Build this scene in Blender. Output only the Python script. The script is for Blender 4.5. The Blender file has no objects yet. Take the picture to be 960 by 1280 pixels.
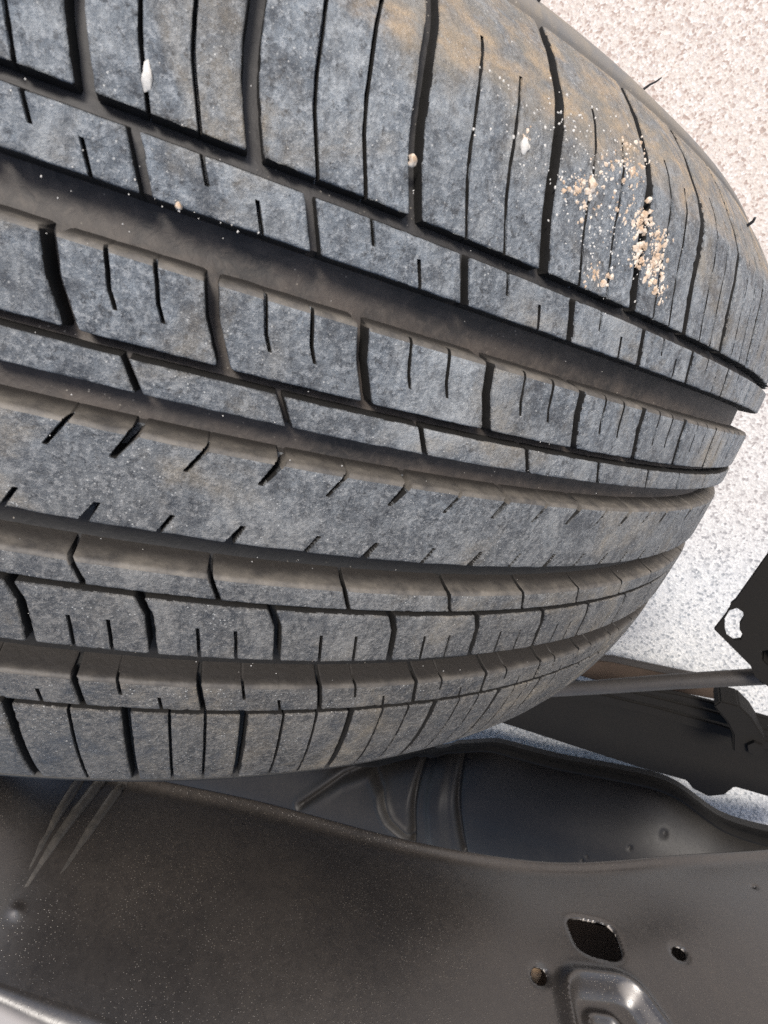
import bpy, bmesh, math, random
import numpy as np
from mathutils import Matrix, Vector, noise as mnoise

random.seed(7)
rng = np.random.default_rng(7)
sc = bpy.context.scene
COL = sc.collection

# ------------------------------------------------------------------ camera, sky, sun
TR = 0.33                                    # tyre radius, metres
FPX = 682.474                                # focal length in photo pixels (960 wide)
A45 = math.radians(45)
cs, sn = math.cos(A45), math.sin(A45)
M = np.array([[cs, 0, sn], [0, 1, 0], [-sn, 0, cs]])          # tyre frame -> world
RC = np.array([[0.92588595, -0.17026699, -0.33726009],
               [0.28755496, 0.89660090, 0.33677734],
               [0.24504563, -0.40879821, 0.87911129]])
CAM = M @ np.array([0, 0.02536174, 0.42920932]) + np.array([0, 0, TR])
RW = M @ RC
cd = bpy.data.cameras.new('camera')
cam = bpy.data.objects.new('camera', cd)
COL.objects.link(cam)
mm = Matrix.Identity(4)
for i in range(3):
    for j in range(3):
        mm[i][j] = RW[i, j]
    mm[i][3] = CAM[i]
cam.matrix_world = mm
cd.sensor_fit = 'HORIZONTAL'
cd.sensor_width = 36
cd.lens = FPX / 960 * 36
cd.clip_start = 0.01
cd.clip_end = 500
cd.dof.use_dof = True
cd.dof.focus_distance = 0.17
cd.dof.aperture_fstop = 60
sc.camera = cam

SUN_EL, SUN_AZ = 57, 62                      # azimuth measured from +x towards +y
w = bpy.data.worlds.new('World')
sc.world = w
w.use_nodes = True
nt = w.node_tree
bg = nt.nodes['Background']
sky = nt.nodes.new('ShaderNodeTexSky')
sky.sky_type = 'NISHITA'
sky.sun_disc = False
sky.sun_elevation = math.radians(SUN_EL)
sky.sun_rotation = math.radians(90 - SUN_AZ)
sky.air_density = 1.0
sky.dust_density = 3.0
sky.ozone_density = 1.5
nt.links.new(sky.outputs[0], bg.inputs[0])
bg.inputs[1].default_value = 0.11
sd = bpy.data.lights.new('sun', 'SUN')
sd.energy = 2.4
sd.angle = math.radians(14)
sd.color = (1.0, 0.95, 0.88)
sun = bpy.data.objects.new('sun', sd)
COL.objects.link(sun)
el, az = math.radians(SUN_EL), math.radians(SUN_AZ)
sun.rotation_euler = Vector((math.cos(el) * math.cos(az), math.cos(el) * math.sin(az), math.sin(el))).to_track_quat('Z', 'Y').to_euler()
sun.location = (1, 2, 3)
sc.view_settings.view_transform = 'Standard'
sc.view_settings.look = 'None'
sc.view_settings.gamma = 1
sc.cycles.use_denoising = False
sc.view_settings.exposure = 0.98


def ray(px, py):
    v = RW @ np.array([(px - 480) / FPX, -(py - 640) / FPX, -1.0])
    return v / np.linalg.norm(v)


def on_y(px, py, y):                          # photo point on the vertical plane y
    v = ray(px, py)
    return CAM + v * ((y - CAM[1]) / v[1])


def on_z(px, py, z):                          # photo point at height z
    v = ray(px, py)
    return CAM + v * ((z - CAM[2]) / v[2])


# ------------------------------------------------------------------ helpers
def tag(o, label=None, cat=None, group=None, kind=None):
    if label: o['label'] = label
    if cat: o['category'] = cat
    if group: o['group'] = group
    if kind: o['kind'] = kind
    return o


def link(name, me, mat, parent=None):
    o = bpy.data.objects.new(name, me)
    if mat is not None and not me.materials:
        me.materials.append(mat)
    COL.objects.link(o)
    if parent is not None:
        o.parent = parent
    return o


def mesh_from(name, V, F, mat=None, parent=None, smooth=True, sharp=40, origin=None):
    me = bpy.data.meshes.new(name)
    V = np.asarray(V, float)
    if origin is not None:
        V = V - np.asarray(origin)
    me.from_pydata([tuple(v) for v in V], [], [tuple(int(i) for i in f) for f in F])
    me.update()
    if smooth:
        me.polygons.foreach_set('use_smooth', [True] * len(me.polygons))
        me.set_sharp_from_angle(angle=math.radians(sharp))
    o = link(name, me, mat, parent)
    if origin is not None and parent is None:
        o.location = tuple(origin)
    return o


def empty(name, loc=(0, 0, 0)):
    o = bpy.data.objects.new(name, None)
    o.location = tuple(loc)
    o.empty_display_size = 0.05
    COL.objects.link(o)
    return o


def tube(pts, rad, seg=12, cap=True):
    pts = [np.asarray(p, float) for p in pts]
    n = len(pts)
    if not hasattr(rad, '__len__'):
        rad = [rad] * n
    V, F = [], []
    up = np.array([0.31, 0.2, 0.93])
    for i, p in enumerate(pts):
        t = pts[min(i + 1, n - 1)] - pts[max(i - 1, 0)]
        t = t / np.linalg.norm(t)
        a = np.cross(t, up); a /= np.linalg.norm(a)
        b = np.cross(t, a)
        for k in range(seg):
            q = 2 * math.pi * k / seg
            V.append(p + rad[i] * (math.cos(q) * a + math.sin(q) * b))
    for i in range(n - 1):
        for k in range(seg):
            k2 = (k + 1) % seg
            F.append((i * seg + k, i * seg + k2, (i + 1) * seg + k2, (i + 1) * seg + k))
    if cap:
        F.append(tuple(range(seg))[::-1])
        F.append(tuple((n - 1) * seg + k for k in range(seg)))
    return V, F


# ------------------------------------------------------------------ node materials
class NB:
    def __init__(self, name):
        self.m = bpy.data.materials.new(name)
        self.m.use_nodes = True
        self.t = self.m.node_tree
        self.b = self.t.nodes['Principled BSDF']
        self.co = self.t.nodes.new('ShaderNodeTexCoord').outputs['Object']

    def n(self, typ, **kw):
        x = self.t.nodes.new(typ)
        for k, v in kw.items():
            setattr(x, k, v)
        return x

    def set(self, node, **kw):
        for k, v in kw.items():
            k = k.replace('_', ' ')
            if hasattr(v, 'is_linked') or isinstance(v, bpy.types.NodeSocket):
                self.t.links.new(v, node.inputs[k])
            else:
                node.inputs[k].default_value = v

    def noise(self, scale, detail=4, rough=0.6, dist=0.0, vec=None):
        x = self.n('ShaderNodeTexNoise')
        self.set(x, Scale=scale, Detail=detail, Roughness=rough, Distortion=dist)
        self.t.links.new(vec or self.co, x.inputs['Vector'])
        return x.outputs['Fac']

    def voro(self, scale, feature='F1', out='Distance', vec=None, rand=1.0):
        x = self.n('ShaderNodeTexVoronoi', feature=feature)
        self.set(x, Scale=scale, Randomness=rand)
        self.t.links.new(vec or self.co, x.inputs['Vector'])
        return x.outputs[out]

    def map(self, scale=(1, 1, 1), rot=(0, 0, 0)):
        x = self.n('ShaderNodeMapping')
        x.inputs['Scale'].default_value = scale
        x.inputs['Rotation'].default_value = rot
        self.t.links.new(self.co, x.inputs['Vector'])
        return x.outputs[0]

    def ramp(self, fac, stops, interp='LINEAR'):
        x = self.n('ShaderNodeValToRGB')
        x.color_ramp.interpolation = interp
        while len(x.color_ramp.elements) > len(stops):
            x.color_ramp.elements.remove(x.color_ramp.elements[-1])
        while len(x.color_ramp.elements) < len(stops):
            x.color_ramp.elements.new(0.5)
        for e, (p, c) in zip(x.color_ramp.elements, stops):
            e.position = p
            e.color = (c, c, c, 1) if not hasattr(c, '__len__') else (*c, 1)
        self.t.links.new(fac, x.inputs[0])
        return x.outputs[0]

    def mix(self, fac, a, b, blend='MIX'):
        x = self.n('ShaderNodeMix', data_type='RGBA', blend_type=blend)
        for s, v in ((x.inputs[0], fac), (x.inputs[6], a), (x.inputs[7], b)):
            if isinstance(v, bpy.types.NodeSocket):
                self.t.links.new(v, s)
            elif hasattr(v, '__len__'):
                s.default_value = (*v, 1)
            else:
                s.default_value = v
        return x.outputs[2]

    def math(self, op, a, b=0.0):
        x = self.n('ShaderNodeMath', operation=op)
        for s, v in ((x.inputs[0], a), (x.inputs[1], b)):
            if isinstance(v, bpy.types.NodeSocket):
                self.t.links.new(v, s)
            else:
                s.default_value = v
        return x.outputs[0]

    def bump(self, h, strength, dist, prev=None):
        x = self.n('ShaderNodeBump')
        self.set(x, Height=h, Strength=strength, Distance=dist)
        if prev is not None:
            self.t.links.new(prev, x.inputs['Normal'])
        return x.outputs[0]

    def done(self, col, rough, nrm=None, spec=0.5, metal=0.0):
        self.set(self.b, Base_Color=col if isinstance(col, bpy.types.NodeSocket) else (*col, 1), Roughness=rough, Metallic=metal)
        self.b.inputs['Specular IOR Level'].default_value = spec
        if nrm is not None:
            self.t.links.new(nrm, self.b.inputs['Normal'])
        return self.m


def rubber_material(name, dusty=1.0, buttress=False):
    k = NB(name)
    big = k.noise(38, 4, 0.6, 0.6)
    mid = k.noise(150, 6, 0.7, 0.3)
    fine = k.noise(800, 5, 0.75, 0.1)
    sepy = k.n('ShaderNodeSeparateXYZ')
    k.t.links.new(k.co, sepy.inputs[0])
    wy = k.math('ADD', sepy.outputs[1], k.math('MULTIPLY', k.math('SUBTRACT', k.noise(25, 3), 0.5), 0.05))
    xo = k.n('ShaderNodeMapRange')
    k.set(xo, Value=wy, From_Min=-0.06, From_Max=0.03, To_Min=0.0, To_Max=1.0)
    outer = xo.outputs[0]                    # skylight falloff painted in, paler blue-grey outboard, darker with browner dust inboard
    lo = k.mix(outer, (0.020, 0.0185, 0.017), (0.040, 0.047, 0.056))
    hi = k.mix(outer, (0.092, 0.086, 0.077), (0.170, 0.192, 0.212))
    c = k.mix(k.ramp(k.noise(330, 6, 0.8, 0.25, k.map((1.0, 0.6, 1.0))), [(0.36, 0.0), (0.64, 1.0)]), lo, hi)
    c = k.mix(k.ramp(k.noise(48, 3, 0.5), [(0.45, 0.0), (0.65, 0.45)]), c, k.mix(outer, (0.085, 0.079, 0.068), (0.112, 0.124, 0.135)))
    c = k.mix(k.ramp(fine, [(0.50, 0.0), (0.60, 0.6)]), c, k.mix(outer, (0.18, 0.166, 0.146), (0.30, 0.315, 0.325)))
    c = k.mix(k.ramp(k.noise(620, 4, 0.75, 0.2), [(0.36, 0.75), (0.45, 0.0)]), c, (0.014, 0.015, 0.017))
    c = k.mix(k.ramp(k.noise(75, 6, 0.75, 0.6, k.map((1.0, 0.6, 1.0))), [(0.50, 0.0), (0.66, 0.7)]), c, k.mix(outer, (0.16, 0.148, 0.13), (0.30, 0.315, 0.32)))
    c = k.mix(k.ramp(k.noise(110, 5, 0.7, 0.4), [(0.34, 0.7), (0.47, 0.0)]), c, (0.026, 0.029, 0.034))
    oi = k.n('ShaderNodeObjectInfo')
    c = k.mix(k.math('MULTIPLY', oi.outputs['Random'], 0.22), c, (0.03, 0.032, 0.035))
    # brown road film in loose patches
    tanp = k.ramp(big, [(0.50, 0.0), (0.68, 0.62 * dusty)])
    c = k.mix(k.math('MULTIPLY', tanp, k.ramp(mid, [(0.4, 0.35), (0.6, 1.0)])), c, (0.20, 0.165, 0.115))
    # ochre mud film on the bevelled outer shoulder (where the tyre bulges past the tread)
    sep = k.n('ShaderNodeSeparateXYZ')
    k.t.links.new(k.co, sep.inputs[0])
    yy = k.math('ADD', sep.outputs[1], k.math('MULTIPLY', k.math('SUBTRACT', k.noise(80, 4), 0.5), 0.012))
    x = k.n('ShaderNodeMapRange')
    k.set(x, Value=yy, From_Min=0.0635, From_Max=0.0685, To_Min=0.0, To_Max=1.0)
    mudf = k.math('MULTIPLY', x.outputs[0], k.ramp(k.noise(70, 5, 0.65, 1.5), [(0.38, 0.2), (0.60, 0.95)]))
    c = k.mix(mudf, c, k.mix(k.ramp(k.noise(120, 4), [(0.4, 0.0), (0.62, 1.0)]), (0.16, 0.145, 0.12), (0.33, 0.24, 0.145)))
    # pale mineral specks pressed in the rubber
    sp = k.voro(900)
    gate = k.ramp(k.noise(95, 3), [(0.42, 0.0), (0.62, 1.0)])
    spk = k.math('MULTIPLY', k.ramp(sp, [(0.10, 1.0), (0.2, 0.0)]), gate)
    c = k.mix(k.math('MULTIPLY', spk, 0.75), c, (0.46, 0.46, 0.44))
    sp2 = k.voro(2100)
    c = k.mix(k.math('MULTIPLY', k.ramp(sp2, [(0.14, 1.0), (0.26, 0.0)]), 0.32), c, (0.36, 0.36, 0.35))
    # fine scuffs
    wr = k.noise(260, 4, 0.6, 1.2, k.map((1.0, 0.3, 1.0)))
    c = k.mix(k.ramp(wr, [(0.475, 0.0), (0.50, 0.22), (0.525, 0.0)]), c, (0.035, 0.04, 0.046))
    n1 = k.bump(k.noise(1300, 3, 0.7), 0.8, 0.00022, k.bump(wr, 0.3, 0.0003))
    n2 = k.bump(fine, 1.0, 0.0008, n1)
    n3 = k.bump(spk, 0.5, 0.0003, n2)
    n4 = k.bump(mid, 0.4, 0.0005, n3)
    return k.done(c, k.ramp(mid, [(0.3, 0.36), (0.7, 0.58)]), n4, 0.5)


def groove_material():
    k = NB('groove_rubber')
    a = k.noise(60, 4, 0.6, 0.8)
    b = k.noise(500, 4, 0.65, 0.6)
    c = k.mix(k.ramp(a, [(0.35, 0.0), (0.65, 1.0)]), (0.016, 0.014, 0.013), (0.045, 0.036, 0.030))
    c = k.mix(k.ramp(b, [(0.45, 0.0), (0.75, 0.6)]), c, (0.070, 0.058, 0.048))
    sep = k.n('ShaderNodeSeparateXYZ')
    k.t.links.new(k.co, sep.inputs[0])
    x = k.n('ShaderNodeMapRange')
    xg = k.n('ShaderNodeMapRange')
    k.set(xg, Value=sep.outputs[1], From_Min=0.0300, From_Max=0.0312, To_Min=0.0, To_Max=1.0)
    c = k.mix(k.math('MULTIPLY', xg.outputs[0], 0.8), c, k.mix(b, (0.010, 0.010, 0.011), (0.030, 0.029, 0.029)))
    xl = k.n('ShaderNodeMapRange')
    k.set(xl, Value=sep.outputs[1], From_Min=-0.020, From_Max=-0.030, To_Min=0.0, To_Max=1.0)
    c = k.mix(xl.outputs[0], c, k.mix(b, (0.005, 0.005, 0.005), (0.014, 0.013, 0.012)))  # shade between the inner ribs painted in as a near-black floor
    k.set(x, Value=sep.outputs[1], From_Min=0.082, From_Max=0.09, To_Min=0.0, To_Max=1.0)
    c = k.mix(x.outputs[0], c, k.mix(k.ramp(a, [(0.4, 0.0), (0.65, 0.6)]), (0.12, 0.12, 0.12), (0.22, 0.18, 0.13)))
    sp = k.ramp(k.voro(700), [(0.07, 1.0), (0.13, 0.0)])
    c = k.mix(k.math('MULTIPLY', sp, k.ramp(a, [(0.5, 0.0), (0.6, 0.6)])), c, (0.4, 0.36, 0.3))
    n = k.bump(b, 0.4, 0.0003, k.bump(a, 0.4, 0.0008))
    return k.done(c, 0.62, n, 0.4)


MAT_TREAD = rubber_material('weathered_tread_rubber', 1.0)
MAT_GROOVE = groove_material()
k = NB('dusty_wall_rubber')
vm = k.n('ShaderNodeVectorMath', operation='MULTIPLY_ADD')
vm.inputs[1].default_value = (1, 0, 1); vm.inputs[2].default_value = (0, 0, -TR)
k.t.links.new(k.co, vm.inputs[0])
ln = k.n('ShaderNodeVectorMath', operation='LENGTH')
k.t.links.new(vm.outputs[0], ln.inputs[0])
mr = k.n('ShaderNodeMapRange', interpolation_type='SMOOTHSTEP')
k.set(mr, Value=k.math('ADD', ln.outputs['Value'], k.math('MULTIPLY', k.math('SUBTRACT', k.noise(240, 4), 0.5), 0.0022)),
      From_Min=0.3240, From_Max=0.3282, To_Min=0.0, To_Max=1.0)     # dust film near the worn rim; groove shade painted in below, darker with depth
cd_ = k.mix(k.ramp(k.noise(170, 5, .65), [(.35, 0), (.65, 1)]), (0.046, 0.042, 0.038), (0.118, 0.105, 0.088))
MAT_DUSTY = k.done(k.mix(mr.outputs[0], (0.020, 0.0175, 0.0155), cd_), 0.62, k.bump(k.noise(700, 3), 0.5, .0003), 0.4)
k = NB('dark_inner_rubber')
MAT_WALL = k.done(k.mix(k.noise(200, 4), (0.006, 0.006, 0.006), (0.016, 0.0145, 0.013)), 0.75, k.bump(k.noise(700, 3), 0.4, .0003), 0.3)  # unbleached rubber, darkened further to paint in the shade inside grooves


def paint_material(name, base, dust, amount, rough=0.34, fine=1.0, upd=0.0, spec=0.5, speck=0.0):
    k = NB(name)
    a = k.noise(9, 5, 0.6, 0.2)
    b = k.noise(260 * fine, 5, 0.65, 1.0)
    d = k.math('MULTIPLY', k.ramp(a, [(0.30, 0.30), (0.70, 1.0)]), k.ramp(b, [(0.30, 0.6), (0.70, 1.0)]))
    c = k.mix(k.math('MULTIPLY', d, amount), base, dust)
    spots = k.voro(980)
    gate = k.ramp(k.noise(34, 3, 0.6), [(0.36, 0.0), (0.58, 1.0)])
    s = k.math('MULTIPLY', k.ramp(spots, [(0.09, 1.0), (0.20, 0.0)]), gate)
    c = k.mix(k.math('MULTIPLY', s, speck), c, (0.22, 0.18, 0.13))
    rings = k.ramp(k.noise(340, 2, 0.5, 2.6), [(0.485, 0.0), (0.5, 1.0), (0.515, 0.0)])
    rg = k.math('MULTIPLY', rings, k.ramp(k.noise(30, 3, 0.6), [(0.42, 0.0), (0.60, 0.6)]))
    c = k.mix(rg, c, dust)
    geo = k.n('ShaderNodeNewGeometry')
    gs = k.n('ShaderNodeSeparateXYZ')
    k.t.links.new(geo.outputs['Normal'], gs.inputs[0])
    up = k.math('MULTIPLY', k.ramp(gs.outputs[2], [(0.74, 0.0), (0.95, 1.0)]), upd)   # settled dust on level ledges, paled to paint in the flange highlight
    c = k.mix(up, c, (0.48, 0.44, 0.40))
    r = k.math('ADD', k.math('MULTIPLY', d, 0.22), rough)
    n = k.bump(b, 0.22, 0.00022, k.bump(s, 0.4, 0.0004, k.bump(a, 0.15, 0.002)))
    return k.done(c, r, n, spec)


MAT_FRAME = paint_material('dusty_black_chassis_paint', (0.009, 0.009, 0.010), (0.066, 0.053, 0.041), 0.46, 0.22, 1.0, 0.6, 0.8, 0.4)
MAT_TANK = paint_material('matt_black_moulded_plastic', (0.007, 0.0065, 0.006), (0.034, 0.029, 0.024), 0.45, 0.42, 1.0, 0.0, 0.28)
MAT_STEEL = paint_material('old_black_spring_steel', (0.008, 0.0075, 0.007), (0.022, 0.018, 0.014), 0.2, 0.62, 1.0, 0.0, 0.10)
MAT_RUST = paint_material('brown_rusty_steel', (0.04, 0.028, 0.022), (0.09, 0.064, 0.046), 0.7, 0.7, 1.0, 0.0, 0.2)
MAT_ROD = paint_material('grey_steel_rod', (0.022, 0.020, 0.019), (0.070, 0.060, 0.050), 0.5, 0.42)


def ground_material():
    k = NB('exposed_aggregate_concrete')
    v = k.n('ShaderNodeTexVoronoi', feature='F1')
    k.set(v, Scale=430, Randomness=1.0)
    k.t.links.new(k.co, v.inputs['Vector'])
    cell = k.n('ShaderNodeSeparateColor')
    k.t.links.new(v.outputs['Color'], cell.inputs[0])
    sep = k.n('ShaderNodeSeparateXYZ')
    k.t.links.new(k.co, sep.inputs[0])
    x = k.n('ShaderNodeMapRange')
    k.set(x, Value=k.math('ADD', sep.outputs[1], k.math('MULTIPLY', k.math('SUBTRACT', k.noise(4, 3), 0.5), 0.25)),
          From_Min=-0.12, From_Max=0.22, To_Min=0.0, To_Max=1.0)
    pinkf = x.outputs[0]
    light = k.mix(pinkf, (0.50, 0.50, 0.495), (0.485, 0.437, 0.390))
    darkc = k.mix(pinkf, (0.24, 0.25, 0.26), (0.30, 0.235, 0.20))
    c = k.mix(k.ramp(cell.outputs[0], [(0.10, 0.0), (0.34, 0.75), (1.0, 1.0)]), darkc, light)
    c = k.mix(k.ramp(cell.outputs[1], [(0.6, 0.0), (0.95, 0.55)]), c, (0.60, 0.59, 0.565))
    f = k.noise(520, 4, 0.7, 0.5)
    c = k.mix(k.ramp(f, [(0.34, 0.7), (0.47, 0.0)]), c, k.mix(pinkf, (0.24, 0.25, 0.27), (0.34, 0.26, 0.22)))
    # dark splashes near the axle
    st = k.ramp(k.noise(13, 4, 0.6, 0.5), [(0.60, 0.0), (0.68, 1.0)])
    st = k.math('MULTIPLY', st, k.ramp(k.noise(190, 4, 0.6), [(0.47, 0.0), (0.54, 1.0)]))
    c = k.mix(k.math('MULTIPLY', st, 0.75), c, (0.17, 0.20, 0.24))
    n = k.bump(v.outputs['Distance'], 0.5, 0.0008, k.bump(f, 0.5, 0.0008))
    return k.done(c, 0.8, n, 0.3)


MAT_GROUND = ground_material()

# ------------------------------------------------------------------ ground
me = bpy.data.meshes.new('ground')
bm = bmesh.new()
for s in (60,):
    vs = [bm.verts.new((x * s, y * s, 0)) for x, y in ((-1, -1), (1, -1), (1, 1), (-1, 1))]
    bm.faces.new(vs)
bm.to_mesh(me); bm.free()
tag(link('ground', me, MAT_GROUND), kind='structure')

# ------------------------------------------------------------------ the tyre
CC, C4 = 0.59032472, 0.2591534
PY = [.0408, .05, .058, .065, .070, .080, .087]
PR = [.3277, .3262, .3245, .3222, .3185, .3095, .3020]


def prof(y):
    y = np.asarray(y, float)
    t = y / .09
    r = TR - CC * .01 * t ** 2 - C4 * .01 * np.abs(t) ** 6
    return np.where(y < .0408, r, np.interp(y, PY, PR))


# groove depth over the width (where the carcass surface lies below the tread), metres
DY = [-.1075, -.1056, -.100, -.0740, -.0715, -.0632, -.0622, -.0555, -.0545, -.0410, -.0390, -.0345, -.0330, -.0260, -.0250,
      -.0064, -.0055, -.0005, .0005, .0054, .0082, .0210, .0222, .0295, .0305, .0380, .0410, .060, .070, .080, .086, .0875]
DD = [.0003, .0030, .0040, .0045, .0040, .0040, .0058, .0058, .0045, .0042, .0040, .0042, .0058, .0058, .0055,
      .0055, .0058, .0058, .0040, .0034, .0050, .0052, .0064, .0064, .0030, .0026, .0034, .0040, .0036, .0026, .0015, .0003]


def depth(y):
    return np.interp(y, DY, DD) * 1.12


def P3(th, y, r):                              # tyre angle, width, radius -> world
    th, y, r = np.broadcast_arrays(th, y, r)
    X, Z = r * np.sin(th), r * np.cos(th)
    return np.stack([cs * X + sn * Z, y, -sn * X + cs * Z + TR], -1)


tyre = empty('tyre')
tag(tyre, 'black worn car tyre with mud specks on its shoulder, filling the photo', 'tyre')

# pitch grid round the tyre
known = [-0.0800, -0.0078, 0.0729, 0.1590, 0.2428, 0.3210, 0.3940]
left = [-0.158, -0.241, -0.326, -0.405, -0.480]
PHI = sorted(left + known)
i0 = PHI.index(-0.08)
nrest = 66
span = 2 * math.pi - (PHI[-1] - PHI[0])
PHI = PHI + [PHI[-1] + span * (i + 1) / nrest for i in range(nrest)]       # closes the circle
NP_ = len(PHI) - 1
HALF = [(PHI[i] + PHI[i + 1]) / 2 for i in range(NP_)]
for j, v in enumerate([-0.0502, 0.0302, 0.1196, 0.2044, 0.2811, 0.3549]):
    HALF[i0 + j] = v
HALF.append(HALF[0] + 2 * math.pi)
HALF2 = list(HALF)
for j, v in enumerate([-0.0571, 0.0205, 0.1089, 0.1953, 0.2745, 0.3521]):
    HALF2[i0 + j] = v
HALF4 = list(HALF)
for j, v in enumerate([-0.0412, 0.0372, 0.1255, 0.2128, 0.2928, 0.3687]):
    HALF4[i0 + j] = v
HALF8 = list(HALF)
for j, v in enumerate([-0.0494, 0.0287, 0.1170, 0.2038, 0.2831, 0.3620]):
    HALF8[i0 + j] = v
LOW = [p - 0.0075 for p in PHI]
for j, v in enumerate([-0.0875, -0.0172, 0.0640, 0.1533, 0.2336, 0.3143, 0.3874]):
    LOW[i0 + j] = v
LOWS = list(LOW)
for j, v in enumerate([-0.0872, -0.0146, 0.0670, 0.1545, 0.2388, 0.3203]):
    LOWS[i0 + j] = v
UP = [p + 0.010 for p in PHI]
for j, v in enumerate([-0.0715, 0.0018, 0.0870, 0.1772, 0.2645, 0.3370, 0.4085]):
    UP[i0 + j] = v


def ip(ys, ds):
    ys, ds = np.array(ys), np.array(ds)
    o = np.argsort(ys)
    return lambda y: np.interp(y, ys[o], ds[o])


# rows: name, y_low, y_high, groove angles, slant(y), groove width m, sipes [(fraction, y_from, y_to)], corner radius
ROWS = [
    ('shoulder_block', .0408, .0865, UP, ip([.041, .046, .050, .055, .065, .072, .080, .087], [0, -.0045, -.0080, -.0102, -.0118, -.0090, -.0092, -.0118]), .0027,
     [(.355, .0400, .0735), (.655, .0400, .0700)], .0008),
    ('tread_block', .0301, .0380, HALF, ip([.038, .0301], [0, .009]), .0019, [(.36, .0343, .039), (.66, .029, .0345)], .0005),
    ('tread_block', .0080, .0217, PHI, ip([.0217, .0154, .008], [0, .0042, .0140]), .0023, [(.34, .0128, .0225), (.64, .0128, .0225)], .0013),
    ('tread_block', .0002, .0056, HALF4, ip([.0056, .0002], [0, .009]), .0013, [], .0004),
    ('tread_block', -.0392, -.0333, HALF2, ip([-.0333, -.0392], [0, .0088]), .0010, [], .0005),
    ('tread_block', -.0549, -.0407, LOW, ip([-.0405, -.045, -.0549], [0, .0075, .0138]), .0017, [(.35, -.0560, -.0470), (.65, -.0560, -.0470)], .0010),
    ('tread_block', -.0719, -.0632, HALF8, ip([-.063, -.0719], [0, .0080]), .0012, [(.34, -.0675, -.0620), (.64, -.0730, -.0678)], .0006),
    ('shoulder_block', -.1056, -.0734, LOWS, ip([-.0734, -.085, -.1056], [0, .0055, .0150]), .0019, [(.35, -.108, -.072), (.65, -.108, -.072)], .0007),
]


def lines(L, feats, step, fine=True):
    b = [0, .00010, .00025, .00050, .0010]
    xs = list(b) + [L - q for q in b] if fine else [0, .0004, L - .0004, L]
    n = max(1, int(round((L - .002) / step)))
    xs += [.001 + (L - .002) * i / n for i in range(1, n)]
    fx = []
    for f in feats:
        fx += [q for q in f if 0 < q < L]
    xs = [x for x in xs if x in (0, L) or all(abs(x - q) > .00012 for q in fx)]
    xs = sorted(set(xs + fx))
    out = [xs[0]]
    for x in xs[1:]:
        if x - out[-1] > .00003:
            out.append(x)
    out[-1] = L
    return np.array(out)


def bevel(d, R):
    q = np.clip(1 - d / R, 0, 1)
    return R * (1 - np.sqrt(1 - q * q))


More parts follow.
